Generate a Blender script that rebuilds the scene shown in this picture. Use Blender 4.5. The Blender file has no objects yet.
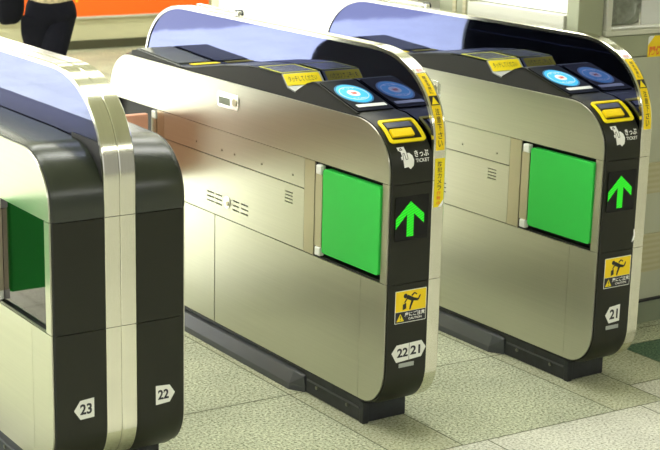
import bpy, bmesh, math, random
from mathutils import Vector, Matrix
from mathutils.geometry import tessellate_polygon
random.seed(7)
C = bpy.context.scene.collection
sc = bpy.context.scene

# ------------------------------------------------------------------ camera
yaw, pit, rol = math.radians(34.3479), math.radians(-14.0708), math.radians(1.3506)
F = Vector((math.sin(yaw)*math.cos(pit), math.cos(yaw)*math.cos(pit), math.sin(pit)))
R0 = F.cross(Vector((0, 0, 1))).normalized(); U0 = R0.cross(F)
R1 = R0*math.cos(rol)+U0*math.sin(rol); U1 = U0*math.cos(rol)-R0*math.sin(rol)
cd = bpy.data.cameras.new('camera'); cam = bpy.data.objects.new('camera', cd); C.objects.link(cam)
M = Matrix(((R1.x, U1.x, -F.x), (R1.y, U1.y, -F.y), (R1.z, U1.z, -F.z))).to_4x4()
M.translation = Vector((-2.5361, -3.4088, 1.7145)); cam.matrix_world = M
cd.sensor_width = 36; cd.lens = 1514.4*36/660; cd.clip_start = .05
cd.dof.use_dof = True; cd.dof.focus_distance = 4.4; cd.dof.aperture_fstop = 9
sc.camera = cam

# ------------------------------------------------------------------ world (daylight and hall beyond the open side)
W = bpy.data.worlds.new('world'); sc.world = W; W.use_nodes = True
wn = W.node_tree; wn.nodes.clear()
wo = wn.nodes.new('ShaderNodeOutputWorld'); wb = wn.nodes.new('ShaderNodeBackground')
tc = wn.nodes.new('ShaderNodeTexCoord'); dp = wn.nodes.new('ShaderNodeVectorMath'); dp.operation = 'DOT_PRODUCT'
dp.inputs[1].default_value = Vector((-.66, .75, .05)).normalized()
rp = wn.nodes.new('ShaderNodeValToRGB')
rp.color_ramp.elements[0].position = .40; rp.color_ramp.elements[0].color = (.40, .395, .34, 1)
rp.color_ramp.elements[1].position = .96; rp.color_ramp.elements[1].color = (2.3, 2.3, 2.45, 1)
mp = wn.nodes.new('ShaderNodeMath'); mp.operation = 'MULTIPLY_ADD'; mp.inputs[1].default_value = .5; mp.inputs[2].default_value = .5
wn.links.new(tc.outputs['Generated'], dp.inputs[0]); wn.links.new(dp.outputs['Value'], mp.inputs[0])
wn.links.new(mp.outputs[0], rp.inputs[0]); wn.links.new(rp.outputs[0], wb.inputs[0]); wn.links.new(wb.outputs[0], wo.inputs[0])
wb.inputs[1].default_value = 1.0

def area(name, loc, rot, sx, sy, power, col=(1, 1, 1)):
    l = bpy.data.lights.new(name, 'AREA'); l.shape = 'RECTANGLE'; l.size = sx; l.size_y = sy; l.energy = power; l.color = col
    o = bpy.data.objects.new(name, l); o.location = loc; o.rotation_euler = rot; C.objects.link(o); return o
# soft fill added from the left, with no opening seen there
area('left_fill', (-8.5, 4.5, 1.9), (0, math.radians(-90), 0), 2.6, 8, 420, (.98, .99, 1))
# low sun added through an unseen doorway, brightening the floor the steel reflects
sl = bpy.data.lights.new('sun', 'SUN'); sl.energy = 20; sl.angle = math.radians(6); sl.color = (.97, .98, 1)
so = bpy.data.objects.new('sun', sl); C.objects.link(so)
so.rotation_euler = Vector((.60, -1, -.45)).to_track_quat('-Z', 'Y').to_euler()
sc.view_settings.view_transform = 'Standard'; sc.view_settings.look = 'None'
sc.view_settings.exposure = 0.0; sc.view_settings.gamma = 1; sc.view_settings.use_curve_mapping = False

# ------------------------------------------------------------------ materials
MAT = {}
def mat(name, col, rough=.5, metal=0, emit=None, es=1, spec=.5, aniso=0, noise=None, bump=None, coat=0, trans=0):
    m = bpy.data.materials.new(name); m.use_nodes = True; n = m.node_tree; b = n.nodes['Principled BSDF']
    b.inputs['Base Color'].default_value = (*col, 1); b.inputs['Roughness'].default_value = rough; b.inputs['Metallic'].default_value = metal
    b.inputs['Specular IOR Level'].default_value = spec; b.inputs['Coat Weight'].default_value = coat
    if trans: b.inputs['Transmission Weight'].default_value = trans
    if emit: b.inputs['Emission Color'].default_value = (*emit, 1); b.inputs['Emission Strength'].default_value = es
    if noise or bump:
        t = n.nodes.new('ShaderNodeTexCoord'); mpn = n.nodes.new('ShaderNodeMapping'); n.links.new(t.outputs['Object'], mpn.inputs[0])
    if noise:   # (scale xyz, amount)
        mpn.inputs['Scale'].default_value = noise[0]
        nt = n.nodes.new('ShaderNodeTexNoise'); nt.inputs['Scale'].default_value = 1; nt.inputs['Detail'].default_value = 4
        n.links.new(mpn.outputs[0], nt.inputs[0])
        r = n.nodes.new('ShaderNodeMapRange'); r.inputs['To Min'].default_value = 1-noise[1]; r.inputs['To Max'].default_value = 1+noise[1]
        r.inputs['From Min'].default_value = .3; r.inputs['From Max'].default_value = .7
        n.links.new(nt.outputs[0], r.inputs[0])
        mx = n.nodes.new('ShaderNodeVectorMath'); mx.operation = 'SCALE'; mx.inputs[0].default_value = col
        n.links.new(r.outputs[0], mx.inputs['Scale']); n.links.new(mx.outputs[0], b.inputs['Base Color'])
        rr = n.nodes.new('ShaderNodeMapRange'); rr.inputs['To Min'].default_value = rough*.9; rr.inputs['To Max'].default_value = rough*1.12
        n.links.new(nt.outputs[0], rr.inputs[0]); n.links.new(rr.outputs[0], b.inputs['Roughness'])
    if bump:
        m2 = n.nodes.new('ShaderNodeMapping'); m2.inputs['Scale'].default_value = bump[0]; n.links.new(t.outputs['Object'], m2.inputs[0])
        nb = n.nodes.new('ShaderNodeTexNoise'); nb.inputs['Scale'].default_value = 1; nb.inputs['Detail'].default_value = 3; n.links.new(m2.outputs[0], nb.inputs[0])
        bp = n.nodes.new('ShaderNodeBump'); bp.inputs['Strength'].default_value = bump[1]; bp.inputs['Distance'].default_value = bump[2]
        n.links.new(nb.outputs[0], bp.inputs['Height']); n.links.new(bp.outputs[0], b.inputs['Normal'])
    if aniso:
        b.inputs['Anisotropic'].default_value = aniso
        tg = n.nodes.new('ShaderNodeTangent'); tg.direction_type = 'RADIAL'; tg.axis = 'Z'
        n.links.new(tg.outputs[0], b.inputs['Tangent'])
    MAT[name] = m; return m
mat('steel', (.62, .61, .525), .32, 1, aniso=.6, noise=((2, 2, 220), .03))
mat('steel_rim', (.73, .72, .62), .13, 1, noise=((300, 4, 4), .03))
mat('steel_tan', (.56, .51, .38), .35, 1, aniso=.5)
mat('steel_dark', (.10, .10, .09), .4, 1)
mat('steel_dim', (.25, .25, .22), .4, 1)
mat('chrome', (.8, .8, .76), .2, 1)
mat('black_face', (.012, .013, .007), .40, spec=.35)
mat('black_cover', (.022, .028, .019), .25, spec=.6)
mat('black_core', (.01, .01, .01), .6)
mat('gloss_black', (.004, .004, .005), .08, spec=.25)
mat('mirror', (.105, .12, .24), .035, 1, bump=((3, 3, 3), .12, .004))
mat('recess_mirror', (.14, .12, .15), .05, 1)
mat('display', (.10, .105, .09), .15)
mat('reader_black', (.004, .005, .006), .45, spec=.08)
mat('rubber', (.018, .020, .026), .42, spec=.5, noise=((30, 30, 30), .4))
mat('curb', (.065, .07, .078), .33, spec=.6, noise=((8, 2, 8), .2))
mat('green_flap', (.035, .58, .075), .42, spec=.35)
mat('pink_flap', (.72, .36, .25), .45)
mat('yellow', (.90, .72, .0), .45)
mat('yellow_deep', (.95, .68, .0), .45)
mat('yellow_green', (.50, .50, .02), .35)
mat('cyan', (.03, .40, .62), .35, emit=(.02, .42, .95), es=.42)
mat('cyan_dark', (.005, .16, .36), .3)
mat('white', (.95, .95, .93), .5)
mat('offwhite', (.84, .85, .80), .5)
mat('grey_tag', (.38, .40, .38), .5)
mat('ink', (.012, .012, .02), .5)
mat('red', (.7, .05, .03), .5)
mat('orange_red', (.85, .18, .02), .5)
mat('clear', (.97, .98, .98), .0, trans=1, spec=.3)
mat('black_trousers', (.004, .004, .008), .9, spec=.15, bump=((40, 40, 12), .4, .01))
mat('black_bag', (.003, .003, .005), .7, spec=.08)
mat('skin', (.55, .36, .26), .55)
mat('hair', (.02, .015, .012), .5)
mat('wall_cream', (.58, .565, .36), .6, noise=((1.2, 1.2, 3), .12))
mat('orange', (.95, .135, .005), .55, emit=(1, .14, .005), es=.18)
mat('plinth_dark', (.06, .06, .03), .6)
mat('booth_light', (.46, .475, .36), .5)
mat('booth_grey', (.34, .36, .24), .5, noise=((2, 2, 2), .05))
mat('booth_pale', (.62, .62, .52), .5)
mat('booth_plinth', (.22, .25, .18), .4)
mat('curtain', (.80, .79, .70), .8)
mat('ceiling', (.55, .55, .42), .8)
mat('tube', (1, 1, 1), .5, emit=(1, 1, .95), es=9)
mat('added_glow', (.8, .8, .78), .5, emit=(1, 1, .93), es=1.5)
mat('grout', (.16, .17, .11), .9)
mat('cable', (.10, .12, .09), .5)

def led_mat():
    m = mat('led', (.01, .3, .01), .4, emit=(.008, .72, .008), es=1.0); n = m.node_tree; b = n.nodes['Principled BSDF']
    t = n.nodes.new('ShaderNodeTexCoord'); w = n.nodes.new('ShaderNodeTexWave'); mpn = n.nodes.new('ShaderNodeMapping')
    mpn.inputs['Rotation'].default_value = (0, math.radians(22), 0); n.links.new(t.outputs['Object'], mpn.inputs[0]); n.links.new(mpn.outputs[0], w.inputs[0])
    w.bands_direction = 'Z'; w.inputs['Scale'].default_value = 42
    r = n.nodes.new('ShaderNodeMapRange'); r.inputs['To Min'].default_value = .40; r.inputs['To Max'].default_value = 1.1
    n.links.new(w.outputs['Fac'], r.inputs[0]); n.links.new(r.outputs[0], b.inputs['Emission Strength'])
led_mat()

def granite(name, c1, c2, c3, rough=.5):
    m = bpy.data.materials.new(name); m.use_nodes = True; n = m.node_tree; b = n.nodes['Principled BSDF']
    t = n.nodes.new('ShaderNodeTexCoord')
    a = n.nodes.new('ShaderNodeTexNoise'); a.inputs['Scale'].default_value = 120; a.inputs['Detail'].default_value = 3; a.inputs['Roughness'].default_value = .7
    n.links.new(t.outputs['Object'], a.inputs[0])
    cr = n.nodes.new('ShaderNodeValToRGB'); e = cr.color_ramp.elements
    e[0].position = .36; e[0].color = (*c1, 1); e[1].position = .63; e[1].color = (*c3, 1); x = e.new(.48); x.color = (*c2, 1)
    n.links.new(a.outputs[0], cr.inputs[0])
    a2 = n.nodes.new('ShaderNodeTexNoise'); a2.inputs['Scale'].default_value = 3.2; a2.inputs['Detail'].default_value = 2; n.links.new(t.outputs['Object'], a2.inputs[0])
    mr = n.nodes.new('ShaderNodeMapRange'); mr.inputs['From Min'].default_value = .35; mr.inputs['From Max'].default_value = .65
    mr.inputs['To Min'].default_value = .9; mr.inputs['To Max'].default_value = 1.08; n.links.new(a2.outputs[0], mr.inputs[0])
    at = n.nodes.new('ShaderNodeAttribute'); at.attribute_name = 'tone'
    mm = n.nodes.new('ShaderNodeMath'); mm.operation = 'MULTIPLY'; n.links.new(mr.outputs[0], mm.inputs[0]); n.links.new(at.outputs['Fac'], mm.inputs[1])
    sm = n.nodes.new('ShaderNodeVectorMath'); sm.operation = 'SCALE'; n.links.new(cr.outputs[0], sm.inputs[0]); n.links.new(mm.outputs[0], sm.inputs['Scale'])
    n.links.new(sm.outputs[0], b.inputs['Base Color']); b.inputs['Roughness'].default_value = rough; b.inputs['Specular IOR Level'].default_value = .12
    MAT[name] = m
granite('granite', (.17, .185, .12), (.47, .50, .36), (.74, .76, .60), .7)
granite('granite_light', (.30, .31, .23), (.63, .62, .53), (.78, .79, .71), .7)
granite('granite_warm', (.22, .235, .14), (.46, .475, .33), (.64, .65, .50), .7)
granite('granite_green', (.03, .07, .045), (.07, .14, .085), (.17, .26, .17), .45)
def stripe_mat():
    m = mat('tan_stripes', (.45, .40, .20), .5); n = m.node_tree; b = n.nodes['Principled BSDF']
    t = n.nodes.new('ShaderNodeTexCoord'); w = n.nodes.new('ShaderNodeTexWave'); w.bands_direction = 'Z'; w.inputs['Scale'].default_value = 15
    w.inputs['Distortion'].default_value = .6; n.links.new(t.outputs['Object'], w.inputs[0])
    cr = n.nodes.new('ShaderNodeValToRGB'); cr.color_ramp.elements[0].color = (.44, .41, .24, 1); cr.color_ramp.elements[1].color = (.50, .47, .30, 1)
    n.links.new(w.outputs['Fac'], cr.inputs[0]); n.links.new(cr.outputs[0], b.inputs['Base Color'])
stripe_mat()
def knit_mat():
    m = mat('sweater', (.6, .5, .35), .9); n = m.node_tree; b = n.nodes['Principled BSDF']
    t = n.nodes.new('ShaderNodeTexCoord'); ck = n.nodes.new('ShaderNodeTexChecker'); ck.inputs['Scale'].default_value = 55
    ck.inputs['Color1'].default_value = (.62, .50, .34, 1); ck.inputs['Color2'].default_value = (.42, .33, .22, 1)
    n.links.new(t.outputs['Object'], ck.inputs[0]); n.links.new(ck.outputs[0], b.inputs['Base Color'])
knit_mat()

# ------------------------------------------------------------------ builders
def link(name, verts, faces, m, parent=None, smooth=False, bevel=0, label=None, segs=2):
    me = bpy.data.meshes.new(name); me.from_pydata([tuple(v) for v in verts], [], faces)
    bm = bmesh.new(); bm.from_mesh(me); bmesh.ops.recalc_face_normals(bm, faces=bm.faces); bm.to_mesh(me); bm.free()
    me.materials.append(MAT[m]); me.update()
    if smooth:
        for p in me.polygons: p.use_smooth = True
        try: me.set_sharp_from_angle(angle=math.radians(35))
        except Exception: pass
    o = bpy.data.objects.new(name, me); C.objects.link(o)
    if parent: o.parent = parent
    if bevel:
        b = o.modifiers.new('bevel', 'BEVEL'); b.width = bevel; b.segments = segs; b.limit_method = 'ANGLE'; b.angle_limit = math.radians(40); b.harden_normals = False
    if label: o['label'] = label
    return o
def thing(name, label, cat, loc=(0, 0, 0), rz=0, group=None):
    o = bpy.data.objects.new(name, None); C.objects.link(o); o.location = loc; o.rotation_euler = (0, 0, rz); o.empty_display_size = .1
    return tag(o, label, cat, group)
def tag(o, label, cat, group=None):
    o['label'] = label; o['category'] = cat
    if group: o['group'] = group
    return o
def struct(o):
    o['kind'] = 'structure'; return o
def boxd(x0, x1, y0, y1, z0, z1):
    v = [(x, y, z) for x in (x0, x1) for y in (y0, y1) for z in (z0, z1)]
    f = [(0, 1, 3, 2), (4, 6, 7, 5), (0, 4, 5, 1), (2, 3, 7, 6), (0, 2, 6, 4), (1, 5, 7, 3)]
    return v, f
def box(name, b, m, parent=None, bevel=0, label=None):
    v, f = boxd(*b); return link(name, v, f, m, parent, False, bevel, label)
def multi(name, parts, m, parent=None, bevel=0, smooth=False, label=None):
    V = []; Fc = []
    for v, f in parts:
        k = len(V); V += list(v); Fc += [tuple(i+k for i in q) for q in f]
    return link(name, V, Fc, m, parent, smooth, bevel, label)
def prismd(outline, x0, x1, holes=()):
    """outline and holes in (y,z); solid between x0 and x1"""
    loops = [list(outline)]+[list(h) for h in holes]
    flat = [p for l in loops for p in l]; n = len(flat)
    tris = tessellate_polygon([[Vector((a, b, 0)) for a, b in l] for l in loops])
    V = [(x0, a, b) for a, b in flat]+[(x1, a, b) for a, b in flat]
    Fc = [tuple(t) for t in tris]+[tuple(i+n for i in t) for t in tris]
    k = 0
    for l in loops:
        c = len(l)
        for i in range(c): a, b = k+i, k+(i+1) % c; Fc.append((a, b, b+n, a+n))
        k += c
    return V, Fc
def mirror_x(vf, w):       # mirror about x = w/2 (x -> w - x)
    v, f = vf; return [(w-p[0], p[1], p[2]) for p in v], f
def rect(y0, y1, z0, z1): return [(y0, z0), (y1, z0), (y1, z1), (y0, z1)]
def sell(cy, cz, a, b, t, e=2.0):
    c, s = math.cos(t), math.sin(t); return (cy+a*math.copysign(abs(c)**(2/e), c), cz+b*math.copysign(abs(s)**(2/e), s))

# gate dimensions
Wd, St, L = .1496, .0453, 1.818
HU, HL, HB, HM = .771, .471, .072, .673
def front_half(ins=0., top=.952, rim=False):
    """front end outline from bottom (y>0) round to the top, (y,z)"""
    P = []
    f = -.006+ins
    N = 12
    for i in range(N+1):
        t = math.pi*1.5-(math.pi/2)*i/N; P.append(sell(.112, .200, .118-ins, .128-ins, t))
    for z in (.25, .35, .45, HL, .55, .65, HU): P.append((f, z))
    if not rim:
        N = 18
        for i in range(N+1):
            t = math.pi-(math.pi/2)*i/N; P.append(sell(.172, .800, .178-ins, top-.800-ins, t))
    else:
        P.append((f, .84))
        N = 26
        for i in range(N+1):
            t = math.pi-(math.pi/2)*i/N; P.append(sell(.32, .86, .326-ins, .272-ins, t, 2.2))
    return P
def full(ins=0., top=.952, rim=False, mid=()):
    A = front_half(ins, top, rim); B = [(L-y, z) for y, z in reversed(A)]
    return A+list(mid)+B
HOUSING = [(.185, .953), (.402, 1.012), (.425, 1.012), (.455, 1.003), (.520, .969), (.566, .977), (.600, 1.013), (.745, 1.016), (.80, 1.014), (.965, .996), (1.20, .957), (1.262, .953), (1.60, .972), (1.64, .966)]
CORE_MID = [(y, z-.004) for y, z in HOUSING]
NEAR = (.037, .392, HL+.004, HU-.003); FAR = (1.430, 1.783, HL+.004, HU-.003)

# point on the front black face at height z (or on the curve), with outward normal
FH = front_half(0)
def arc_table(path):
    s = [0]
    for a, b in zip(path, path[1:]): s.append(s[-1]+math.dist(a, b))
    return s
class Path:
    def __init__(self, pts): self.p = pts; self.s = arc_table(pts)
    def at(self, s, off=0):
        s = max(0, min(self.s[-1]-1e-6, s)); i = 0
        while self.s[i+1] < s: i += 1
        (y0, z0), (y1, z1) = self.p[i], self.p[i+1]; l = self.s[i+1]-self.s[i]; t = (s-self.s[i])/l
        def nrm(i):
            i = max(0, min(len(self.p)-2, i)); a, b = self.p[i], self.p[i+1]; d = math.dist(a, b) or 1
            return Vector((-(b[1]-a[1])/d, (b[0]-a[0])/d))
        n0 = (nrm(i-1)+nrm(i)); n1 = (nrm(i)+nrm(i+1)); n = (n0*(1-t)+n1*t).normalized()
        return (y0+(y1-y0)*t+n.x*off, z0+(z1-z0)*t+n.y*off)
    def s_at_z(self, z):
        for i in range(8, len(self.p)-1):
            if self.p[i][1] <= z <= self.p[i+1][1] and self.p[i+1][1] > self.p[i][1]:
                return self.s[i]+(self.s[i+1]-self.s[i])*(z-self.p[i][1])/(self.p[i+1][1]-self.p[i][1])
        return self.s[-1]
BODY = Path(front_half(0)); RIM = Path(front_half(0, rim=True))
def on(path, s, off): y, z = path.at(s, off); return y, z
def mapper(path, x0, s0, off):
    return lambda a, b, o=0: (x0+a, *path.at(s0+b, off+o))

# 2-D shapes: lists of polygons in (a,b); a decal is a thin raised sheet with thickness
def decal(name, polys, mp, m, parent, th=.0006, label=None, sub=0):
    V = []; Fc = []
    for P in polys:
        if sub and len(P) == 4:       # quad a0..: subdivide along b
            (a0, b0), (a1, b1), (a2, b2), (a3, b3) = P; k = len(V)
            for i in range(sub+1):
                t = i/sub
                for o in (0, th):
                    V.append(mp(a0+(a3-a0)*t, b0+(b3-b0)*t, o)); V.append(mp(a1+(a2-a1)*t, b1+(b2-b1)*t, o))
            for i in range(sub):
                q = k+4*i
                Fc += [(q+2, q+3, q+7, q+6), (q, q+4, q+5, q+1), (q, q+2, q+6, q+4), (q+1, q+5, q+7, q+3)]
            Fc += [(k, k+1, k+3, k+2), (k+4*sub, k+4*sub+2, k+4*sub+3, k+4*sub+1)]
            continue
        k = len(V); n = len(P); V += [mp(a, b, 0) for a, b in P]+[mp(a, b, th) for a, b in P]
        for t in tessellate_polygon([[Vector((a, b, 0)) for a, b in P]]):
            Fc.append(tuple(k+n+i for i in t)); Fc.append(tuple(k+i for i in t))
        for i in range(n): j = (i+1) % n; Fc.append((k+i, k+j, k+n+j, k+n+i))
    return link(name, V, Fc, m, parent, label=label)
def line2(a, b, w, w2=None):
    w2 = w2 or w; d = Vector(b)-Vector(a); n = Vector((-d.y, d.x)).normalized()
    return [tuple(Vector(a)+n*w/2), tuple(Vector(a)-n*w/2), tuple(Vector(b)-n*w2/2), tuple(Vector(b)+n*w2/2)]
def circ(cx, cy, rx, ry=None, n=28, t0=0, t1=2*math.pi):
    ry = ry or rx; return [(cx+rx*math.cos(t0+(t1-t0)*i/n), cy+ry*math.sin(t0+(t1-t0)*i/n)) for i in range(n if abs(t1-t0-2*math.pi) < 1e-6 else n+1)]
def ring(cx, cy, r0, r1, n=36, t0=0, t1=2*math.pi):
    out = []
    for i in range(n):
        a, b = t0+(t1-t0)*i/n, t0+(t1-t0)*(i+1)/n
        out.append([(cx+r0*math.cos(a), cy+r0*math.sin(a)), (cx+r1*math.cos(a), cy+r1*math.sin(a)), (cx+r1*math.cos(b), cy+r1*math.sin(b)), (cx+r0*math.cos(b), cy+r0*math.sin(b))])
    return out
def rrect(x0, x1, y0, y1, r, n=4):
    P = []
    for cx, cy, a in ((x1-r, y1-r, 0), (x0+r, y1-r, 90), (x0+r, y0+r, 180), (x1-r, y0+r, 270)):
        for i in range(n+1): t = math.radians(a+90*i/n); P.append((cx+r*math.cos(t), cy+r*math.sin(t)))
    return P
TXT = {}
def glyphs(s, bold=.0):
    """flat glyph triangles of the string at size 1, normalised to its own bounding box: (polys, width/height)"""
    key = (s, bold)
    if key in TXT: return TXT[key]
    cu = bpy.data.curves.new('t', 'FONT'); cu.body = s; cu.size = 1; cu.offset = bold; cu.resolution_u = 3
    o = bpy.data.objects.new('t', cu); C.objects.link(o); bpy.context.view_layer.update()
    dg = bpy.context.evaluated_depsgraph_get(); me = o.evaluated_get(dg).to_mesh()
    vs = [v.co.copy() for v in me.vertices]; tr = [tuple(p.vertices) for p in me.polygons]
    x0 = min(v.x for v in vs); x1 = max(v.x for v in vs); y0 = min(v.y for v in vs); y1 = max(v.y for v in vs)
    polys = [[((vs[i].x-x0)/(x1-x0), (vs[i].y-y0)/(y1-y0)) for i in t] for t in tr]
    asp = (x1-x0)/(y1-y0)
    o.evaluated_get(dg).to_mesh_clear(); bpy.data.objects.remove(o); TXT[key] = (polys, asp); return TXT[key]
def text(name, s, box4, mp, m, parent, bold=.012, th=.0004, extra=None):
    """string stretched into the box (a0,a1,b0,b1)"""
    a0, a1, b0, b1 = box4; P, asp = glyphs(s, bold)
    V = []; Fc = []
    for p in P:
        k = len(V); V += [mp(a0+(a1-a0)*x, b0+(b1-b0)*y, th) for x, y in p]; Fc.append(tuple(range(k, k+len(p))))
    if extra:
        for p in extra: k = len(V); V += [mp(x, y, th) for x, y in p]; Fc.append(tuple(range(k, k+len(p))))
    me = bpy.data.meshes.new(name); me.from_pydata(V, [], Fc); me.materials.append(MAT[m]); o = bpy.data.objects.new(name, me); C.objects.link(o)
    o.parent = parent; return o
def vtext(name, s, xc, w, b_top, b_bot, mp, m, parent):
    """characters stacked downwards"""
    h = (b_top-b_bot)/len(s); V = []; Fc = []
    for i, ch in enumerate(s):
        P, asp = glyphs(ch, .01); hh = h*.86
        ww = min(w, hh*asp*1.1); hh = min(hh, ww/asp*1.3) if asp > 1.2 else hh
        cb = b_top-h*(i+.5)
        for p in P:
            k = len(V); V += [mp(xc+(x-.5)*ww, cb+(y-.5)*hh, .0004) for x, y in p]; Fc.append(tuple(range(k, k+len(p))))
    me = bpy.data.meshes.new(name); me.from_pydata(V, [], Fc); me.materials.append(MAT[m]); o = bpy.data.objects.new(name, me); C.objects.link(o)
    o.parent = parent; return o
def sweep_band(path_pts, x0, x1, th, ch0=0, ch0w=0, ch1=0, ch1w=0):
    """band wrapped along a (y,z) path, outer side = left normal; edges chamfered"""
    P = Path(path_pts); n = len(path_pts); V = []; Fc = []
    for i in range(n):
        s = P.s[i]; s = max(1e-5, s)
        cs = [(x0, -ch0), (x0+ch0w, 0), (x1-ch1w, 0), (x1, -ch1), (x1, -th), (x0, -th)]
        cs2 = []
        for c in cs:
            if not cs2 or c != cs2[-1]: cs2.append(c)
        for x, o in cs2: y, z = P.at(s, o); V.append((x, y, z))
    m = len(cs2)
    for i in range(n-1):
        for j in range(m): a, b = i*m+j, i*m+(j+1) % m; Fc.append((a, b, b+m, a+m))
    Fc.append(tuple(range(m))); Fc.append(tuple((n-1)*m+i for i in range(m)))
    return V, Fc
def clip(path, lo, hi, i0=0, i1=None):
    """part of the front path between heights (monotone in z)"""
    out = []
    def cut(a, b, z): t = (z-a[1])/(b[1]-a[1]); return (a[0]+(b[0]-a[0])*t, z)
    for a, b in zip(path, path[1:]):
        za, zb = a[1], b[1]
        if zb < lo or za > hi: continue
        A = cut(a, b, lo) if za < lo < zb else a; B = cut(a, b, hi) if za < hi < zb else b
        if not out: out.append(A)
        if B != out[-1]: out.append(B)
    return out
mir = lambda P: [(L-y, z) for y, z in reversed(P)]
G = .0016; GW = .0032

def side_assembly(root, mx, flap, two=False, upper='steel'):
    """steel side plates, end covers, flaps on one side; mx maps a (verts, faces) pair"""
    o = lambda name, vf, m, **k: link(name, *mx(vf), m, root, **k)
    inner = full(.012, .955); core = full(.006, .952, mid=[] if two else CORE_MID)
    o('body_core', prismd(core, .006, .03, [rect(*NEAR), rect(*FAR)]), 'black_core')
    o('body_core', prismd(core, .03, Wd, ()), 'black_core')
    # upper steel plate
    fh = front_half(.012, .955); up = [(fh[0][0], 0)]
    A = clip(fh, HU+G/2, 2)
    pl = A+mir(A)
    o('upper_side_plate', prismd(pl, 0, .005), upper, bevel=.0012)
    lo = clip(fh, 0, HL-GW/2)
    y3, y2 = .1325, 1.008
    o('lower_corner_plate', prismd([p for p in lo if p[0] < y3]+[(y3-.0004, HL-GW/2), (y3-.0004, fh[0][1])], 0, .005), 'steel', bevel=.001)
    o('lower_side_panel', prismd(rect(y3+.0004, y2-.0022, fh[0][1], HL-GW/2), 0, .005), 'steel')
    o('lower_side_panel', prismd(rect(y2+.0022, L-y3-.0004, fh[0][1], HL-GW/2), 0, .005), 'steel')
    o('lower_corner_plate', prismd([(L-y, z) for y, z in [p for p in lo if p[0] < y3]+[(y3-.0004, HL-GW/2), (y3-.0004, fh[0][1])]], 0, .005), 'steel', bevel=.001)
    # recess jambs
    for a, b in ((fh[15][0], .0365), (1.7835, L-fh[15][0])): o('recess_jamb', prismd(rect(a, b, HL+G/2, HU-G/2), 0, .005), 'steel')
    for a, b in ((.392, .449), (1.379, 1.430)): o('hinge_plate', prismd(rect(a, b, HL+G/2, HU-G/2), 0, .005), 'steel_tan', label='brownish steel plate beside the flap')
    holes = [circ(y, .704, .0035, n=8) for y in (.516, .703, .878, .962, 1.139)]
    o('drilled_strip', prismd(rect(.450, 1.378, HM+GW/2, HU-G/2), 0, .005, holes), 'steel')
    hs = []
    for y0, y1 in ((1.012, 1.062), (.958, 1.005), (.846, .888), (.786, .832)):
        for k in range(3): z = .545-.0155*k-(.5*(1.062-y1)*.0); hs.append(rect(y0, y1, z-.0035, z+.0015))
    for k in range(4): hs.append(rect(.515, .560, .645-.011*k-.0025, .645-.011*k+.0012))
    o('vent_panel', prismd(rect(.450, 1.378, HL+GW/2, HM-GW/2), 0, .005, hs), 'steel')
    # panel lock below the vents
    o('panel_lock', prismd(circ(.923, .531, .020, .022, n=20), -.003, .0), 'chrome', bevel=.001, smooth=True)
    o('panel_lock_pin', prismd(circ(.918, .527, .008, .009, n=14), -.006, -.003), 'steel_tan')
    # handle latch on the upper plate
    h = link('latch_frame', *mx(prismd(rrect(.851, .991, .853, .907, .014), -.0035, .0)), 'chrome', root, bevel=.0012, label='chrome latch frame')
    link('latch_slot', *mx(prismd(rect(.905, .979, .864, .888), -.0042, -.0035)), 'booth_plinth', h)
    link('latch_lock', *mx(prismd(circ(.874, .880, .013, n=16), -.007, -.0035)), 'steel_tan', h, smooth=True)
    # black end covers (near and far)
    F0 = front_half(0)
    for mm in (lambda P: P, mir):
        kk = dict(ch0=.007, ch0w=.022)
        o('lower_end_cover', sweep_band(mm(clip(F0, 0, HL-GW/2)), .0055, Wd-.0005, .012, **kk), 'black_face', smooth=True)
        o('end_cover', sweep_band(mm(clip(F0, HL+G/2, HU-GW/2)), .0055, Wd-.0005, .012, **kk), 'black_face', smooth=True)
    # hinge posts and caps, flaps
    for (yh, s, kind) in ((.367, -1, flap[0]), (1.455, 1, flap[1])):
        post = o('hinge_post', prismd(rect(yh-.019, yh+.019, .505, .735), -.001, .012), 'steel_tan')
        for z0, z1 in ((.735, .764), (.477, .505)): link('hinge_cap', *mx(boxd(-.006, .014, yh-.017, yh+.012, z0, z1)), 'offwhite', post, bevel=.004)
        if kind == 'green':
            a, b = (.040, .338) if s < 0 else (1.484, 1.780)
            o('gate_flap', prismd(rrect(a, b, .492, .757, .010), -.006, .018), 'green_flap', bevel=.006, label='green padded flap')
        elif kind == 'green_out':
            o('gate_flap', boxd(-.30, -.010, yh-.012, yh+.012, .492, .757), 'green_flap', bevel=.006, label='green padded flap')
        elif kind == 'pink_out':
            o('gate_flap', boxd(-.285, -.012, yh+.020, yh+.044, .50, .750), 'pink_flap', bevel=.005, label='salmon pink flap')
    return o

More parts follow.
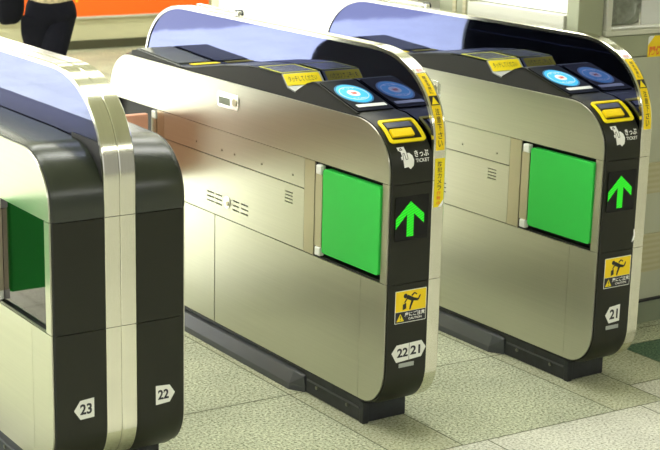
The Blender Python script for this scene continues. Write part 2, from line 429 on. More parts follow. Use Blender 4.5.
def gate(label, X, Y, two, near='green', far='green'):
    root = thing('ticket_gate', label, 'ticket gate', (X, Y, 0), 0, 'automatic ticket gates')
    I = lambda vf: vf
    o = side_assembly(root, I, (near, far), two)
    TW = 2*Wd+2*St if two else Wd+St
    if two:
        side_assembly(root, lambda vf: mirror_x(vf, TW), ('none', 'pink_out'), True, 'steel_dark')
    n = 2 if two else 1
    # smoked guard panel in the middle, steel rim round it
    inn = full(.011, rim=True)
    pnl = prismd(inn, Wd+.004, Wd+n*St-.004)
    guard = link('guard_panel', *pnl, 'mirror', root, label='dark glossy guard panel')
    GB = clip(front_half(.0112, rim=True), .945, 3)
    if not two:
        GD = clip(front_half(.0112, rim=True), .802, .943); link('reverse_upper_panel', *prismd(GD+mir(GD), Wd+n*St-.004, Wd+n*St-.0005), 'reader_black', root, label='black upper strip of the reverse side')
        GS = clip(front_half(.0112, rim=True), 0, .80); link('reverse_side_panel', *prismd(GS+mir(GS), Wd+n*St-.004, Wd+n*St-.0005), 'steel', root)
    link('guard_backing', *prismd(GB+mir(GB), Wd+n*St-.004, Wd+n*St-.002), 'reader_black', root, label='black glossy reverse of the guard panel')
    FR = front_half(0, rim=True)
    for k in range(n):
        xa, xb = Wd+k*St+(.0004 if k else 0), Wd+(k+1)*St-(.0004 if n == 2 and k == 0 else 0)
        top = clip(FR, HU+G/2, 2); topb = top+mir(top)
        link('guard_rim', *sweep_band(topb, xa, xb, .013, .002, .0025, .002, .0025), 'steel_rim', root, smooth=True)
        for mm in (lambda P: P, mir):
            link('end_strip', *sweep_band(mm(clip(FR, HL+G/2, HU-G/2)), xa, xb, .013, .002, .0025, .002, .0025), 'steel_rim', root, smooth=True)
            link('lower_end_strip', *sweep_band(mm(clip(FR, 0, HL-G/2)), xa, xb, .013, .002, .0025, .002, .0025), 'steel_rim', root, smooth=True)
    if two:   # joint line in the guard panel near its front end
        pass
    # base, curb
    bx1 = TW-.02
    base = box('base_plinth', (.0115, bx1, .118, L-.118, .0, .074), 'rubber', root, bevel=.004)
    link('base_trim', *boxd(.0085, .0115, .135, .425, .044, .050), 'curb', base)
    for y in (.20, .37): link('base_bolt', *prismd(circ(y, .036, .006, n=10), .0065, .0115), 'steel_dim', base)
    link('corner_block', *boxd(.0085, .030, .112, .132, .0, .070), 'rubber', base, bevel=.002)
    sides = [lambda p: p] + ([lambda p: (TW-p[0], p[1], p[2])] if two else [])
    for q in sides:
        ya, yb = .487, L-.487+.0
        cs = [(.0115, .066), (-.003, .060), (-.019, .020), (-.022, 0), (.0115, 0)]
        V = []
        for (y, k) in ((ya-.05, 0), (ya, 1), (yb, 1), (yb+.05, 0)):
            for cx, cz in cs:
                if k == 0: cx = .0115 if cx > 0 else (.004 if cx > -.01 else .009); cz = cz*.9
                V.append(q((cx, y, cz)))
        Fc = [tuple(range(5)), tuple(range(15, 20))]
        for i in range(3):
            for j in range(5): a, b = i*5+j, i*5+(j+1) % 5; Fc.append((a, b, b+5, a+5))
        link('curb_ramp', V, Fc, 'curb', root, bevel=.003, label='grey sloping curb strip')
    # ---- top cover
    F0 = front_half(0)
    def cover(xm):
        kk = dict(ch0=.007, ch0w=.018)
        A = clip(F0, HU+G/2, 2)
        if two:
            P = A+[(.30, .956), (L-.30, .956)]+mir(A)
            a = xm(sweep_band(P, .0055, Wd-.0005, .012, **kk))
        else:
            a = xm(sweep_band(A+HOUSING[:1], .0055, Wd-.0005, .012, **kk))
        return link('top_cover', *a, 'black_cover' if two else 'black_face', root, smooth=True)
    cover(I)
    if two:
        cover(lambda vf: mirror_x(vf, TW))
        return root
    # far end cover
    B = mir(clip(F0, HU+G/2, 2))
    link('top_cover', *sweep_band([(1.63, .966)]+B, .0055, Wd-.0005, .012, .010, .018), 'black_cover', root, smooth=True)
    hp = Path(HOUSING)
    # side cheeks are the core; sloping boards and housings on top
    def top_piece(name, pts, m, x0=.006, x1=Wd-.0005, th=.006, **k): return link(name, *sweep_band(pts, x0, x1, th), m, root, **k)
    top_piece('reader_board', HOUSING[0:3], 'black_face')
    top_piece('housing_notch', HOUSING[2:5], 'black_face')
    top_piece('housing_top', [HOUSING[6], HOUSING[7], HOUSING[8]], 'black_cover')
    top_piece('housing_slope', HOUSING[8:12], 'curb')
    top_piece('display_board', HOUSING[11:13], 'black_cover')
    dp_ = decal('passenger_display', [[(.012, 1.29), (Wd-.006, 1.29), (Wd-.006, 1.59), (.012, 1.59)]], lambda a, b, o=0: (a, b-.0*o, .953+(b-1.262)*.0562+.001+o), 'display', root, .002, label='glossy grey display')
    decal('display_label', [[(.030, 1.215), (Wd-.01, 1.215), (Wd-.01, 1.245), (.030, 1.245)]], lambda a, b, o=0: (a, b, .9585+o), 'yellow', root, .002, label='thin yellow label')
    # near housing top: glossy lid with yellow-green edging
    def mp_top(x, y, off=0):      # point on the housing contour at y
        for a, b in zip(HOUSING, HOUSING[1:]):
            if a[0] <= y <= b[0]:
                t = (y-a[0])/(b[0]-a[0]); d = Vector((b[0]-a[0], b[1]-a[1])).normalized()
                return (x, y-d.y*off, a[1]+(b[1]-a[1])*t+d.x*off)
    fr = [[(.008, .606), (Wd-.004, .606), (Wd-.004, .613), (.008, .613)], [(.008, .742), (Wd-.004, .742), (Wd-.004, .735), (.008, .735)],
          [(.008, .613), (.014, .613), (.014, .735), (.008, .735)], [(Wd-.012, .613), (Wd-.004, .613), (Wd-.004, .735), (Wd-.012, .735)]]
    lid = decal('housing_lid', [[(.014, .613), (Wd-.012, .613), (Wd-.012, .735), (.014, .735)]], lambda a, b, o=0: mp_top(a, b, o+.0005), 'display', root, .001)
    decal('lid_edging', fr, lambda a, b, o=0: mp_top(a, b, o+.0005), 'yellow_green', lid, .0014)
    # sloping label face between notch and top
    (ya, za), (yb, zb) = HOUSING[5], HOUSING[6]; ln = math.dist(HOUSING[5], HOUSING[6]); dy, dz = (yb-ya)/ln, (zb-za)/ln
    def mp_lab(a, b, off=0): return (a, ya+dy*b-dz*off, za+dz*b+dy*off)
    top_piece('label_face', HOUSING[4:7], 'grey_tag')
    lb = decal('yellow_label', [rrect(.008, Wd-.008, .002, ln-.003, .004)], lambda a, b, o=0: mp_lab(a, b, o+.0004), 'yellow', root, .0008, label='yellow label with small black characters')
    text('lettering', 'タッチしてください', (.020, Wd-.022, ln*.30, ln*.74), lambda a, b, o=0: mp_lab(a, b, o+.0014), 'ink', lb, .005)
    # reader board: raised dark plate, disc, label strip
    (ya2, za2), (yb2, zb2) = HOUSING[0], HOUSING[1]; l2 = math.dist(HOUSING[0], HOUSING[1]); e, g = (yb2-ya2)/l2, (zb2-za2)/l2
    def mp_rd(a, b, off=0): return (a, ya2+e*b-g*off, za2+g*b+e*off)
    plate = decal('reader_plate', [rrect(.012, Wd-.004, .004, l2-.004, .006)], lambda a, b, o=0: mp_rd(a, b, o+.0003), 'reader_black', root, .003)
    cx, cy = .076, .122
    up = lambda k: (lambda a, b, o=0: mp_rd(a, b, o+.0034+k))
    dk = decal('reader_halo', [circ(cx, cy, .058, .069, 40)], up(0), 'cyan_dark', plate, .0005)
    d = decal('reader_disc', [circ(cx, cy, .052, .063, 40)], up(.0005), 'cyan', plate, .0006, label='glowing pale blue card reader disc')
    decal('disc_marks', ring(cx, cy, .045, .047)+[circ(cx, cy+.002, .021, .022, 24)], up(.0012), 'white', plate, .0003)
    decal('disc_emblem', [line2((cx-.010, cy+.004), (cx+.010, cy+.004), .005), line2((cx-.008, cy-.004), (cx+.009, cy-.003), .005)], up(.0018), 'red', plate, .0003)
    text('disc_lettering', 'タッチ', (cx-.026, cx+.026, cy+.030, cy+.042), up(.0014), 'white', plate, .01)
    text('disc_lettering', 'IC CARD', (cx-.026, cx+.026, cy-.042, cy-.032), up(.0014), 'white', plate, .01)
    decal('reader_label', [rrect(.030, .136, .027, .046, .003)], up(0), 'offwhite', plate, .0008, label='pale rectangular label strip')
    # ticket slot on the curved end
    s0 = BODY.s_at_z(.886); s1 = BODY.s_at_z(.886)
    while BODY.at(s1)[0] < .098: s1 += .002
    H = s1-s0
    mb = lambda off: (lambda a, b, o=0: (a, *BODY.at(s0+b, off+o)))
    fw = .010
    def bandq(a0, a1, b0, b1): return [(a0, b0), (a1, b0), (a1, b1), (a0, b1)]
    ro, ri = rrect(.014, .144, 0, H, .012), rrect(.014+fw, .144-fw, fw, H-fw, .006)
    fq = []
    for i_ in range(len(ro)):
        k_ = (i_+1) % len(ro)
        for t_ in range(4):
            lp = lambda A, B, t: (A[0]+(B[0]-A[0])*t, A[1]+(B[1]-A[1])*t)
            fq.append([lp(ro[i_], ro[k_], t_/4), lp(ro[i_], ro[k_], (t_+1)/4), lp(ri[i_], ri[k_], (t_+1)/4), lp(ri[i_], ri[k_], t_/4)])
    slot = decal('ticket_slot', fq, mb(.0), 'yellow', root, .005, label='yellow rimmed ticket slot')
    decal('slot_well', [bandq(.026, .132, fw, H-fw)], mb(.0), 'black_face', slot, .001, sub=8)
    decal('slot_block', [bandq(.030, .106, H*.20, H*.48)], mb(.001), 'yellow_deep', slot, .009, sub=4)
    decal('slot_lip', [bandq(.030, .120, H*.60, H*.84)], mb(.001), 'curb', slot, .003, sub=4)
    # hand-with-ticket mark and its words
    sb = BODY.s_at_z(.820)
    mk = lambda off: (lambda a, b, o=0: (a, *BODY.at(sb+b, off+o)))
    h1 = BODY.s_at_z(.879)-sb
    hand = [(.030, .0604), (.055, .061), (.060, .0414), (.069, .041), (.078, .0327), (.082, .0199), (.080, .010), (.078, .0025), (.067, -.006), (.0585, .0008), (.045, -.001), (.044, .0244), (.039, .022)]
    hm = decal('ticket_mark', [hand], mk(.0003), 'white', root, .0006, label='white hand and ticket pictogram')
    decal('mark_line', [line2((.037, h1*.80), (.042, h1*.90), .002), line2((.042, h1*.90), (.047, h1*.80), .002), line2((.037, h1*.80), (.047, h1*.80), .002),
                        line2((.044, .024), (.046, .041), .0016), line2((.046, .041), (.051, .041), .0016), line2((.051, .041), (.054, .022), .0016), line2((.054, .022), (.061, .024), .0016), line2((.061, .024), (.060, .041), .0016)], mk(.0010), 'ink', hm, .0003)
    sa = BODY.s_at_z(.846)-sb; sc_ = BODY.s_at_z(.864)-sb; sd = BODY.s_at_z(.831)-sb; se = BODY.s_at_z(.841)-sb
    text('ticket_lettering', 'きっぷ', (.087, .138, sa, sc_), mk(.0003), 'white', hm, .02)
    text('ticket_lettering', 'TICKET', (.088, .137, sd, se), mk(.0003), 'white', hm, .01)
    # arrow display
    fy = -.006
    fm = lambda off: (lambda a, b, o=0: (a, fy-off-o, b))
    win = decal('arrow_display', [rrect(.016, .136, .603, .735, .003)], fm(.0002), 'gloss_black', root, .0012)
    ar = [(.0705, .719), (.1205, .678), (.1205, .650), (.0830, .682), (.0830, .614), (.0585, .614), (.0585, .682), (.0185, .640), (.0185, .670)]
    decal('arrow', [ar], fm(.0016), 'led', win, .0006, label='lit green upward arrow')
    # warning sticker
    def shift(P, dx, dz, s): return [(a*s+dx, b*s+dz) for a, b in P]
    x0, x1, z0, z1 = .027, .142, .350, .450
    ws = decal('warning_sticker', [rrect(x0, x1, z0, z1, .002)], fm(.0002), 'offwhite', root, .0006, label='yellow and black caution sticker with stumbling man')
    decal('sticker_upper', [bandq(x0+.002, x1-.002, z0+.036, z1-.002)], fm(.0009), 'yellow_deep', ws, .0003)
    decal('sticker_lower', [bandq(x0+.002, x1-.002, z0+.002, z0+.035)], fm(.0009), 'ink', ws, .0003)
    ox, oz = x0, z0
    man = [circ(ox+.037, oz+.083, .0072, .0072, 16),
           line2((ox+.043, oz+.080), (ox+.068, oz+.068), .013, .012),      # torso leaning
           line2((ox+.060, oz+.081), (ox+.070, oz+.089), .005), line2((ox+.070, oz+.089), (ox+.079, oz+.083), .004),   # rear arm
           line2((ox+.046, oz+.078), (ox+.034, oz+.062), .005, .004),     # front arm to case
           [(ox+.028, oz+.040), (ox+.041, oz+.044), (ox+.040, oz+.062), (ox+.028, oz+.057)],   # case
           line2((ox+.066, oz+.070), (ox+.084, oz+.066), .010, .007), line2((ox+.084, oz+.066), (ox+.092, oz+.080), .006, .004), # kicked leg
           line2((ox+.064, oz+.068), (ox+.058, oz+.052), .009, .007), line2((ox+.058, oz+.054), (ox+.054, oz+.039), .007, .005)]
    decal('pictogram', man, fm(.0012), 'ink', ws, .0003)
    decal('triangle', [[(ox+.006, oz+.006), (ox+.034, oz+.006), (ox+.020, oz+.030)]], fm(.0012), 'yellow', ws, .0003)
    text('exclamation', '!', (ox+.018, ox+.022, oz+.009, oz+.024), fm(.0016), 'ink', ws, .0)
    text('lettering', '扉にご注意', (ox+.036, x1-.005, oz+.018, oz+.032), fm(.0012), 'white', ws, .02)
    text('lettering', 'CAUTION', (ox+.050, x1-.016, oz+.008, oz+.015), fm(.0012), 'white', ws, .015)
    # yellow stickers along the rim
    xr = Wd+.0065
    def rim_s(z): return RIM.s_at_z(z)
    ra, rb = rim_s(.860), rim_s(1.071)
    rm = lambda off: (lambda a, b, o=0: (a, *RIM.at(b, off+o)))
    wdt = .031
    rl = decal('rim_sticker', [bandq(xr, xr+wdt, ra, rb)], rm(.0003), 'yellow_deep', root, .0006, sub=20, label='long yellow warning sticker on the rim')
    mid = ra+(rb-ra)*.54; th = .030
    decal('sticker_band', [bandq(xr, xr+wdt, mid, mid+th)], rm(.0009), 'ink', rl, .0003, sub=3)
    decal('triangle', [[(xr+.003, mid+.003), (xr+wdt-.003, mid+.003), (xr+wdt/2, mid+th-.003)]], rm(.0014), 'yellow', rl, .0003)
    vtext('lettering', '閉まる扉に', xr+wdt/2, .015, rb-.012, mid+th+.006, rm(.0011), 'ink', rl)
    vtext('lettering', '注意下さい', xr+wdt/2, .015, mid-.008, ra+.008, rm(.0011), 'ink', rl)
    decal('rim_tag', [bandq(xr, xr+wdt, rb+.004, rb+.022)], rm(.0003), 'white', root, .0005, sub=3, label='small white sticker with red print')
    text('tag_lettering', '優先', (xr+.004, xr+wdt-.004, rb+.007, rb+.019), rm(.0009), 'red', root, 0)
    return root

def arrow_number(root, shape, strs, boxes, bar, label, fy=-.006):
    fm = lambda off: (lambda a, b, o=0: (a, fy-off-o, b))
    t = decal('number_sticker', [shape], fm(.0002), 'offwhite', root, .0006, label=label)
    for s, bx in zip(strs, boxes): text('digits', s, bx, fm(.0009), 'ink', t, .032)
    if bar: decal('number_bar', [rrect(*bar, .001)], fm(.0002), 'grey_tag', t, .0006)
    return t, fm

g1 = gate('nearest steel ticket gate with black ends marked 23 and 22, cut off at left', -1.0292, .0513, True, 'green_out', 'none')
g2 = gate('steel ticket gate with green flap and arrow marked 22 and 21, in the middle', 0, 0, False, 'green', 'pink_out')
g3 = gate('steel ticket gate with green flap and arrow marked only 21, beside the booth', .8068, -.037, False, 'green', 'green')

# numbers
x0, x1 = .054, .112
arrow_number(g1, [(.054, .258), (.072, .284), (.112, .287), (.112, .233), (.072, .231)], ['23'], [(.071, .105, .244, .274)], None, 'white left-pointing tag reading 23')
TW = 2*Wd+2*St
arrow_number(g1, [(TW-.095, .229), (TW-.053, .232), (TW-.037, .257), (TW-.053, .281), (TW-.095, .284)], ['22'], [(TW-.089, TW-.056, .243, .271)], None, 'white right-pointing tag reading 22')
t, fm = arrow_number(g2, [(.020, .260), (.038, .283), (.130, .286), (.147, .263), (.130, .235), (.038, .229)], ['22', '21'], [(.040, .080, .244, .272), (.089, .126, .246, .274)], (.048, .104, .211, .224), 'white double-pointed tag reading 22 and 21')
decal('divider_line', [[(.0838, .231), (.0852, .231), (.0852, .2845), (.0838, .2845)]], fm(.0009), 'ink', t, .0003)
arrow_number(g3, [(.044, .258), (.062, .284), (.108, .288), (.108, .232), (.062, .229)], ['21'], [(.063, .099, .242, .275)], (.050, .106, .208, .221), 'white left-pointing tag reading 21')
# camera notice on the strip of the middle gate, torn at its lower corner
rm = lambda off: (lambda a, b, o=0: (a, -.006-off-o, b))
cn = decal('camera_notice', [[(Wd+.006, .836), (Wd+.006, .690), (Wd+.022, .690), (Wd+.041, .712), (Wd+.041, .836)]], rm(.0003), 'yellow', g2, .0007, label='yellow security camera notice with torn corner')
vtext('lettering', '防犯カメラ', Wd+.023, .020, .828, .740, rm(.0011), 'ink', cn)
vtext('lettering', '作動中', Wd+.022, .021, .740, .694, rm(.0011), 'orange_red', cn)
decal('torn_corner', [[(Wd+.022, .690), (Wd+.041, .712), (Wd+.041, .701), (Wd+.034, .690)]], rm(.0003), 'white', cn, .0007)
# torn white sticker remnant on the third gate
decal('sticker_remnant', [[(.140, .492), (.150, .500), (.152, .520), (.148, .535), (.145, .535), (.146, .515), (.139, .495)]], rm(.0002), 'white', g3, .0006, label='torn white sticker remnant')
# clear plastic clip behind the rim of the middle gate; slim sensor bars on the rims
for gt in (g2, g3):
    x = Wd+St
    a = link('sensor_bar', *boxd(x+.002, x+.026, 1.20, 1.50, 1.085, 1.140), 'chrome', gt, bevel=.006, label='slim metallic bar on the rim')
    link('bar_knob', *prismd(circ(1.215, 1.13, .014, n=14), x+.006, x+.030), 'rubber', a, smooth=True)
cl = multi('plastic_clip', [boxd(Wd+St+.0005, Wd+St+.020, .058, .061, 1.000, 1.042)], 'clear', g2, bevel=.001)
link('clip_stud', *prismd(circ(.055, 1.010, .005, n=12), Wd+St+.004, Wd+St+.014), 'white', cl)
# recess back of the nearest gate: glossy dark plate set just inside
link('recess_back', *boxd(.013, .0145, .038, .350, HL+.01, HU-.004), 'recess_mirror', g1)
link('recess_sill', *boxd(.001, .013, .0375, .345, HL+.002, HL+.0035), 'steel', g1)
link('panel_foot', *prismd([(.012, .962), (.19, .962), (.19, .955), (.02, .80), (.008, .80)], Wd+.0012, Wd+.0035), 'black_core', g1)

# ------------------------------------------------------------------ floor
def yl(y0, x): return y0-.045*x
strips = [(-1.075, -.665), (-.045, .170), (.765, .975)]
V = []; Fc = []; MI = []; TN = []
def tile(x0, x1, ya, yb, mi, zt=0.0, g=.0024):
    k = len(V); V.extend([(x0+g, yl(ya, x0)+g, zt), (x1-g, yl(ya, x1)+g, zt), (x1-g, yl(yb, x1)-g, zt), (x0+g, yl(yb, x0)-g, zt)])
    Fc.append((k, k+1, k+2, k+3)); MI.append(mi); TN.append(random.uniform(.96, 1.04))
def rows(y, end, st):
    while y < end-.02: yield y, min(end, y+st); y += st
FY = -.168
for a, b in strips:
    for y0, y1 in rows(FY, 9, .61): tile(a, b, y0+(.13 if y0 == FY else .13)-.13, y1, 2)
lanes = [(-1.075-.615*(k+1), -1.075-.615*k) for k in range(18)]+[(-.665, -.045), (.170, .765)]+[(.975, 1.235)]+[(1.235+.61*k, 1.235+.61*(k+1)) for k in range(14)]
for a, b in lanes:
    for y0, y1 in rows(FY, 9, .61):
        if a == .975:
            continue
        if a == 1.235:
            if y0 == FY: tile(a, b, y0, .310, 3); tile(a, b, .310, y1, 0); continue
        tile(a, b, y0, y1, 0)
tile(.975, 1.235, FY, -.010, 1); tile(.975, 1.235, -.010, .44, 2)
for y0, y1 in rows(.44, 9, .61): tile(.975, 1.235, y0, y1, 0)
for k in range(-19, 16):
    a = .87+.61*k
    for j in range(10): tile(a, a+.61, FY-.61*(j+1), FY-.61*j, 1)
me = bpy.data.meshes.new('floor'); me.from_pydata(V, [], Fc)
for n_ in ('granite', 'granite_light', 'granite_warm', 'granite_green'): me.materials.append(MAT[n_])
at = me.attributes.new('tone', 'FLOAT', 'FACE')
for i, p in enumerate(me.polygons): p.material_index = MI[i]; at.data[i].value = TN[i]
fl = struct(bpy.data.objects.new('floor', me)); C.objects.link(fl)
struct(box('floor_bed', (-13, 11, -7, 9.2, -.12, -.0025), 'grout'))

# ------------------------------------------------------------------ back wall with advertisement band
struct(multi('wall_back', [boxd(-13, -5.3, 8.3, 8.5, 0, 3.2), boxd(-2.3, 5.6, 8.3, 8.5, 0, 3.2), boxd(-5.3, -2.3, 8.3, 8.5, 2.85, 3.2)], 'wall_cream'))  # unseen doorway gap added to let the low sun in
struct(multi('baseboard_back', [boxd(-13, -5.3, 8.285, 8.299, 0, .075), boxd(-2.3, 5.6, 8.285, 8.299, 0, .075)], 'plinth_dark'))
ad = thing('advertising_panel', 'long orange advertising panel with yellow lettering low on the back wall', 'poster', (0, 8.285, 0))
box('poster_board', (-.5, 4.10, -.012, .014, .278, 1.25), 'orange', ad)
box('added_glow_panel', (-.5, 4.10, -.012, .014, 1.26, 2.9), 'added_glow', ad, label='white glowing panel added above the poster')  # glowing panel added so the gate rims reflect white
box('poster_ledge', (-.5, 4.12, -.035, .014, .262, .278), 'booth_pale', ad)
mpw = lambda a, b, o=0: (a, -.0125-o, b)
for (tx, w_, col, s_) in ((1.80, .47, 'yellow', '毎日'), (2.80, .17, 'yellow', '得'), (3.42, .50, 'white', '案内'), (-1.2, .5, 'yellow', '毎日'), (.4, .5, 'white', '案内')):
    text('lettering', s_, (tx, tx+w_, .400, .66), mpw, col, ad, .02)

# ------------------------------------------------------------------ booth at right
bt = thing('station_booth', 'grey green staffed booth with window and pale side wall, right of the last gate', 'booth', (1.09, .42, 0))
def bb(name, b, m, parent=bt, **k): return box(name, b, m, parent, **k)
bb('corner_pillar', (0, .118, 0, .06, 0, 2.6), 'booth_grey', bevel=.004)
bb('window_frame', (.124, .150, -.012, .05, 1.092, 2.5), 'booth_pale', bevel=.004)
bb('front_panel', (.118, 2.2, .004, .05, .092, 1.008), 'booth_light')
bb('upper_panel', (.118, 2.2, 0, .05, 1.012, 1.088), 'booth_grey')
bb('window_sill', (.118, 2.2, -.018, .22, 1.092, 1.110), 'booth_pale', bevel=.003)
for z0, z1 in ((.50, .615), (.20, .345)): bb('stripe_band', (.30, 2.2, -.004, .004, z0, z1), 'tan_stripes', label='tan striped band')  # thin raised bands with a tan wave pattern
bb('booth_plinth', (0, 2.2, -.004, .05, 0, .086), 'booth_plinth')
bb('plinth_top', (.0, 2.2, -.012, .05, .086, .093), 'ink')
gl = bb('window_pane', (.150, 2.2, .02, .026, 1.110, 2.4), 'clear')
bb('back_partition', (.15, 2.2, 1.1, 1.14, 0, 2.6), 'booth_pale')
# side wall running away from the camera
bb('side_panel', (0, .03, .06, .585, 0, 1.112), 'booth_pale')
bb('side_post', (-.004, .035, .585, .76, 0, 2.6), 'booth_grey')
bb('post_slat', (-.008, -.004, .60, .62, .2, 2.5), 'tan_stripes'); bb('post_slat', (-.008, -.004, .66, .68, .2, 2.5), 'tan_stripes')
bb('side_panel', (0, .03, .76, 1.18, 0, 1.09), 'booth_grey')
bb('side_rail', (-.012, .034, .06, .585, 1.112, 1.163), 'booth_pale', bevel=.004)
bb('side_panel', (.0, .03, 1.18, 2.46, 0, 2.6), 'curtain', label='off-white side panel')
bb('panel_edge', (-.004, .036, 2.46, 2.52, 0, 2.6), 'wall_cream')
bb('side_blind', (.05, .06, .06, 1.18, 1.163, 2.5), 'white', label='white blind behind the side glass')
cab = bb('rounded_unit', (.005, .045, .02, .165, 1.06, 1.150), 'grey_tag', bevel=.012)
# things behind the window
wb_ = tag(box('poster_sheet', (1.47, 1.66, .50, .503, 1.112, 1.20), 'white'), 'white paper sheet standing behind the booth window', 'paper')
def crumple(name, c, r, m, label, cat, seed):
    bm = bmesh.new(); bmesh.ops.create_icosphere(bm, subdivisions=4, radius=1); rn = random.Random(seed)
    ph = [(Vector((rn.uniform(-1, 1), rn.uniform(-1, 1), rn.uniform(-1, 1))).normalized(), rn.uniform(3, 8), rn.uniform(0, 6)) for _ in range(10)]
    for v in bm.verts:
        d = 1+sum(.06*abs(math.sin(v.co.dot(p)*f+q)) for p, f, q in ph)-.2
        v.co = Vector((c[0]+v.co.x*r[0]*d, c[1]+v.co.y*r[1]*d, max(1.111, c[2]+v.co.z*r[2]*d)))
    me = bpy.data.meshes.new(name); bm.to_mesh(me); bm.free(); me.materials.append(MAT[m]); o = bpy.data.objects.new(name, me); C.objects.link(o)
    return tag(o, label, cat)
mat('bag_grey', (.13, .15, .13), .3, spec=.8, noise=((26, 26, 30), .75))
mat('cloth_salmon', (.62, .36, .26), .8)
mat('cloth_green', (.20, .38, .30), .8)
crumple('crumpled_bag', (1.375, .575, 1.19), (.155, .05, .10), 'bag_grey', 'crumpled grey plastic bag on the sill behind the booth window', 'bag', 3)
crumple('folded_cloth', (1.58, .72, 1.20), (.12, .03, .085), 'cloth_salmon', 'salmon coloured cloth behind the crumpled grey bag in the booth', 'cloth', 5)
# triangular paper
tp = link('paper_sheet', [(1.255, .52, 1.215), (1.315, .52, 1.215), (1.288, .52, 1.155), (1.255, .523, 1.215), (1.315, .523, 1.215), (1.288, .523, 1.155)], [(0, 1, 2), (3, 5, 4), (0, 3, 4, 1), (1, 4, 5, 2), (2, 5, 3, 0)], 'white')
tag(tp, 'small white pointed paper taped inside the booth window at its left', 'paper')
# yellow sticker on the booth
mb2 = lambda a, b, o=0: (a, -.0005-o, b)
ys = decal('staff_sticker', [[(.345, 1.006), (.47, 1.006), (.47, 1.082), (.375, 1.082), (.345, 1.050)]], mb2, 'yellow_deep', bt, .001, label='yellow sticker with red characters')
text('lettering', '関係者', (.352, .452, 1.012, 1.045), lambda a, b, o=0: mb2(a, b, o+.001), 'orange_red', ys, .03)
decal('peeled_corner', [[(.345, 1.050), (.375, 1.082), (.352, 1.082), (.345, 1.075)]], mb2, 'offwhite', ys, .0012)

# ------------------------------------------------------------------ ceiling and its lights
struct(box('ceiling', (-13, 11, -7, 9.2, 3.2, 3.3), 'ceiling'))
struct(box('wall_right', (5.6, 5.8, -7, 9.2, 0, 3.2), 'wall_cream'))
first = None
k = 0
for iy, y in enumerate((-5.0, .80, 2.3, 5.9)):
    for x in (-7.6, -4.9, -2.2, .5, 3.2):
        lab = 'long white ceiling light, row %s from the camera side, place %s from the left' % (('first', 'second', 'third', 'fourth')[iy], ('first', 'second', 'third', 'fourth', 'fifth')[int(round((x+7.6)/2.7))])
        if first is None:
            first = thing('ceiling_light', lab, 'ceiling light', (x, y, 3.2), 0, 'long ceiling lights')
            h = box('light_housing', (-1.30, 1.30, -.33, .33, -.05, 0), 'booth_pale', first)
            d_ = box('light_diffuser', (-1.27, 1.27, -.28, .28, -.07, -.05), 'tube', first)
        else:
            r = first.copy(); C.objects.link(r); r.location = (x, y, 3.2); r['label'] = lab
            for ch in (h, d_): c = ch.copy(); C.objects.link(c); c.parent = r

# ------------------------------------------------------------------ person walking away, shoulder bag
def skin(name, pts, edges, m, parent=None, sub=2):
    """pts: (x,y,z,rx,ry); first is the root"""
    me = bpy.data.meshes.new(name); me.from_pydata([p[:3] for p in pts], edges, []); me.materials.append(MAT[m])
    o = bpy.data.objects.new(name, me); C.objects.link(o)
    s = o.modifiers.new('skin', 'SKIN'); s.use_smooth_shade = True
    for i, p in enumerate(pts): me.skin_vertices[0].data[i].radius = (p[3], p[4])
    me.skin_vertices[0].data[0].use_root = True
    ss = o.modifiers.new('sub', 'SUBSURF'); ss.levels = sub; ss.render_levels = sub
    if parent: o.parent = parent
    return o
PX, PY = .815, 4.2
pr = thing('person', 'person in black trousers and beige checked top walking away beyond the gates', 'person', (PX, PY, 0), math.radians(-25))
Ls = .085
body_pts = [(0, 0, .96, .06, .05), (0, 0, 1.02, .10, .08), (0, 0, 1.20, .12, .085), (0, 0, 1.36, .12, .08), (0, .01, 1.46, .05, .05), (0, .02, 1.53, .05, .05), (0, .03, 1.60, .075, .085), (0, .03, 1.68, .07, .08),
            (-.16, 0, 1.38, .045, .045), (-.22, .0, 1.12, .035, .035), (-.20, .22, 1.10, .028, .028), (-.16, .28, 1.14, .03, .02),
            (.16, 0, 1.38, .045, .045), (.22, -.02, 1.12, .035, .035), (.20, .20, 1.08, .028, .028), (.16, .28, 1.12, .03, .02),
            (-.06, 0, .80, .03, .03), (-.10, .07, .47, .045, .05), (-.08, .05, .08, .035, .035), (-.08, .15, .03, .035, .025),
            (.03, 0, .80, .03, .03), (-.01, -.02, .47, .045, .05), (.03, -.26, .13, .035, .035), (.03, -.18, .03, .035, .025)]
be = [(0, 1), (1, 2), (2, 3), (3, 4), (4, 5), (5, 6), (6, 7), (3, 8), (8, 9), (9, 10), (10, 11), (3, 12), (12, 13), (13, 14), (14, 15), (0, 16), (16, 17), (17, 18), (18, 19), (0, 20), (20, 21), (21, 22), (22, 23)]
skin('body', body_pts, be, 'skin', pr)
skin('trousers', [(0, 0, .93, .12, .10), (0, 0, .86, .128, .11), (-.055, .0, .78, .095, .105), (-.10, .06, .50, .058, .065), (-.085, .05, .12, .05, .055), (.045, 0, .78, .086, .10), (-.01, -.02, .50, .058, .065), (.03, -.23, .18, .05, .055), (-.072, .03, .66, .082, .085), (.020, -.01, .66, .082, .085)],
     [(0, 1), (1, 2), (2, 8), (8, 3), (3, 4), (1, 5), (5, 9), (9, 6), (6, 7)], 'black_trousers', pr)
skin('sweater', [(0, 0, 1.15, .135, .11), (0, 0, .99, .150, .13), (0, 0, .82, .145, .13), (0, 0, 1.34, .13, .10), (0, .01, 1.43, .07, .06), (-.17, 0, 1.37, .06, .06), (-.225, 0, 1.12, .05, .05), (-.205, .18, 1.09, .04, .04), (.17, 0, 1.37, .06, .06), (.225, -.02, 1.12, .05, .05), (.205, .16, 1.08, .04, .04)],
     [(0, 1), (1, 2), (0, 3), (3, 4), (3, 5), (5, 6), (6, 7), (3, 8), (8, 9), (9, 10)], 'sweater', pr)
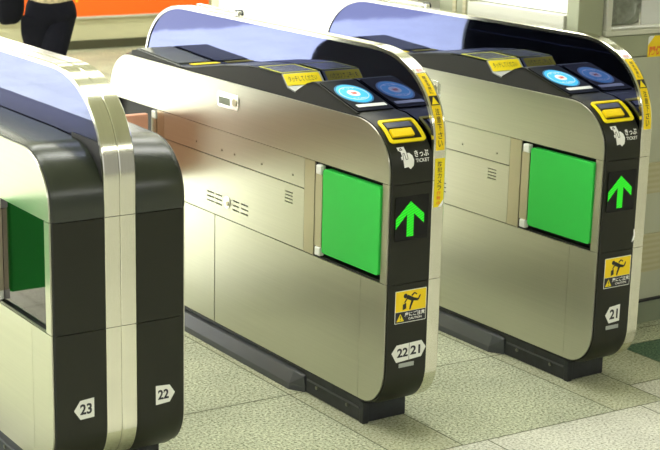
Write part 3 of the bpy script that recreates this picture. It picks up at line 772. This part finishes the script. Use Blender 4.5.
def ell(name, c, r, m, parent, seg=24):
    bm = bmesh.new(); bmesh.ops.create_uvsphere(bm, u_segments=seg, v_segments=seg//2, radius=1)
    for v in bm.verts: v.co = Vector((c[0]+v.co.x*r[0], c[1]+v.co.y*r[1], c[2]+v.co.z*r[2]))
    me = bpy.data.meshes.new(name); bm.to_mesh(me); bm.free(); me.materials.append(MAT[m])
    for p in me.polygons: p.use_smooth = True
    o = bpy.data.objects.new(name, me); C.objects.link(o); o.parent = parent; return o
ell('hair', (0, .015, 1.665), (.092, .10, .105), 'hair', pr)
ell('shoe', (-.08, .12, .045), (.045, .13, .045), 'black_bag', pr); ell('shoe', (.06, -.16, .045), (.045, .13, .045), 'black_bag', pr)
bg = thing('shoulder_bag', 'soft black shoulder bag hanging at the left side of the walking person', 'bag', (PX-.295, PY-.16, .775), math.radians(-25))
crv = []
bm = bmesh.new(); bmesh.ops.create_uvsphere(bm, u_segments=24, v_segments=14, radius=1)
for v in bm.verts:
    x, y, z = v.co; v.co = Vector((math.copysign(abs(x)**.6, x)*.070, math.copysign(abs(y)**.8, y)*.055, .115+math.copysign(abs(z)**.6, z)*.115+.02*x))
me = bpy.data.meshes.new('bag_body'); bm.to_mesh(me); bm.free(); me.materials.append(MAT['black_bag'])
for p in me.polygons: p.use_smooth = True
bo = bpy.data.objects.new('bag_body', me); C.objects.link(bo); bo.parent = bg
skin('bag_strap', [(0, 0, .21, .012, .006), (-.01, -.02, .45, .012, .006), (.03, -.01, .66, .012, .006), (.01, .05, .45, .012, .006), (0, .02, .22, .012, .006)], [(0, 1), (1, 2), (2, 3), (3, 4)], 'black_bag', bg, 1)

# ------------------------------------------------------------------ cable tray beside the nearest gate
ct = thing('floor_grating', 'dark metal drain grating on the floor along the nearest gate', 'grating', (-1.14, .75, 0))
box('grating_bed', (-.045, .05, -.32, .9, .0, .010), 'rubber', ct)
multi('grating_bars', [boxd(-.045, -.035, -.32, .9, .010, .020), boxd(.0, .010, -.32, .9, .010, .020), boxd(.040, .05, -.32, .9, .010, .020)], 'chrome', ct)
multi('grating_rungs', [boxd(-.035, .040, -.31+.06*k, -.30+.06*k, .010, .017) for k in range(20)], 'chrome', ct)
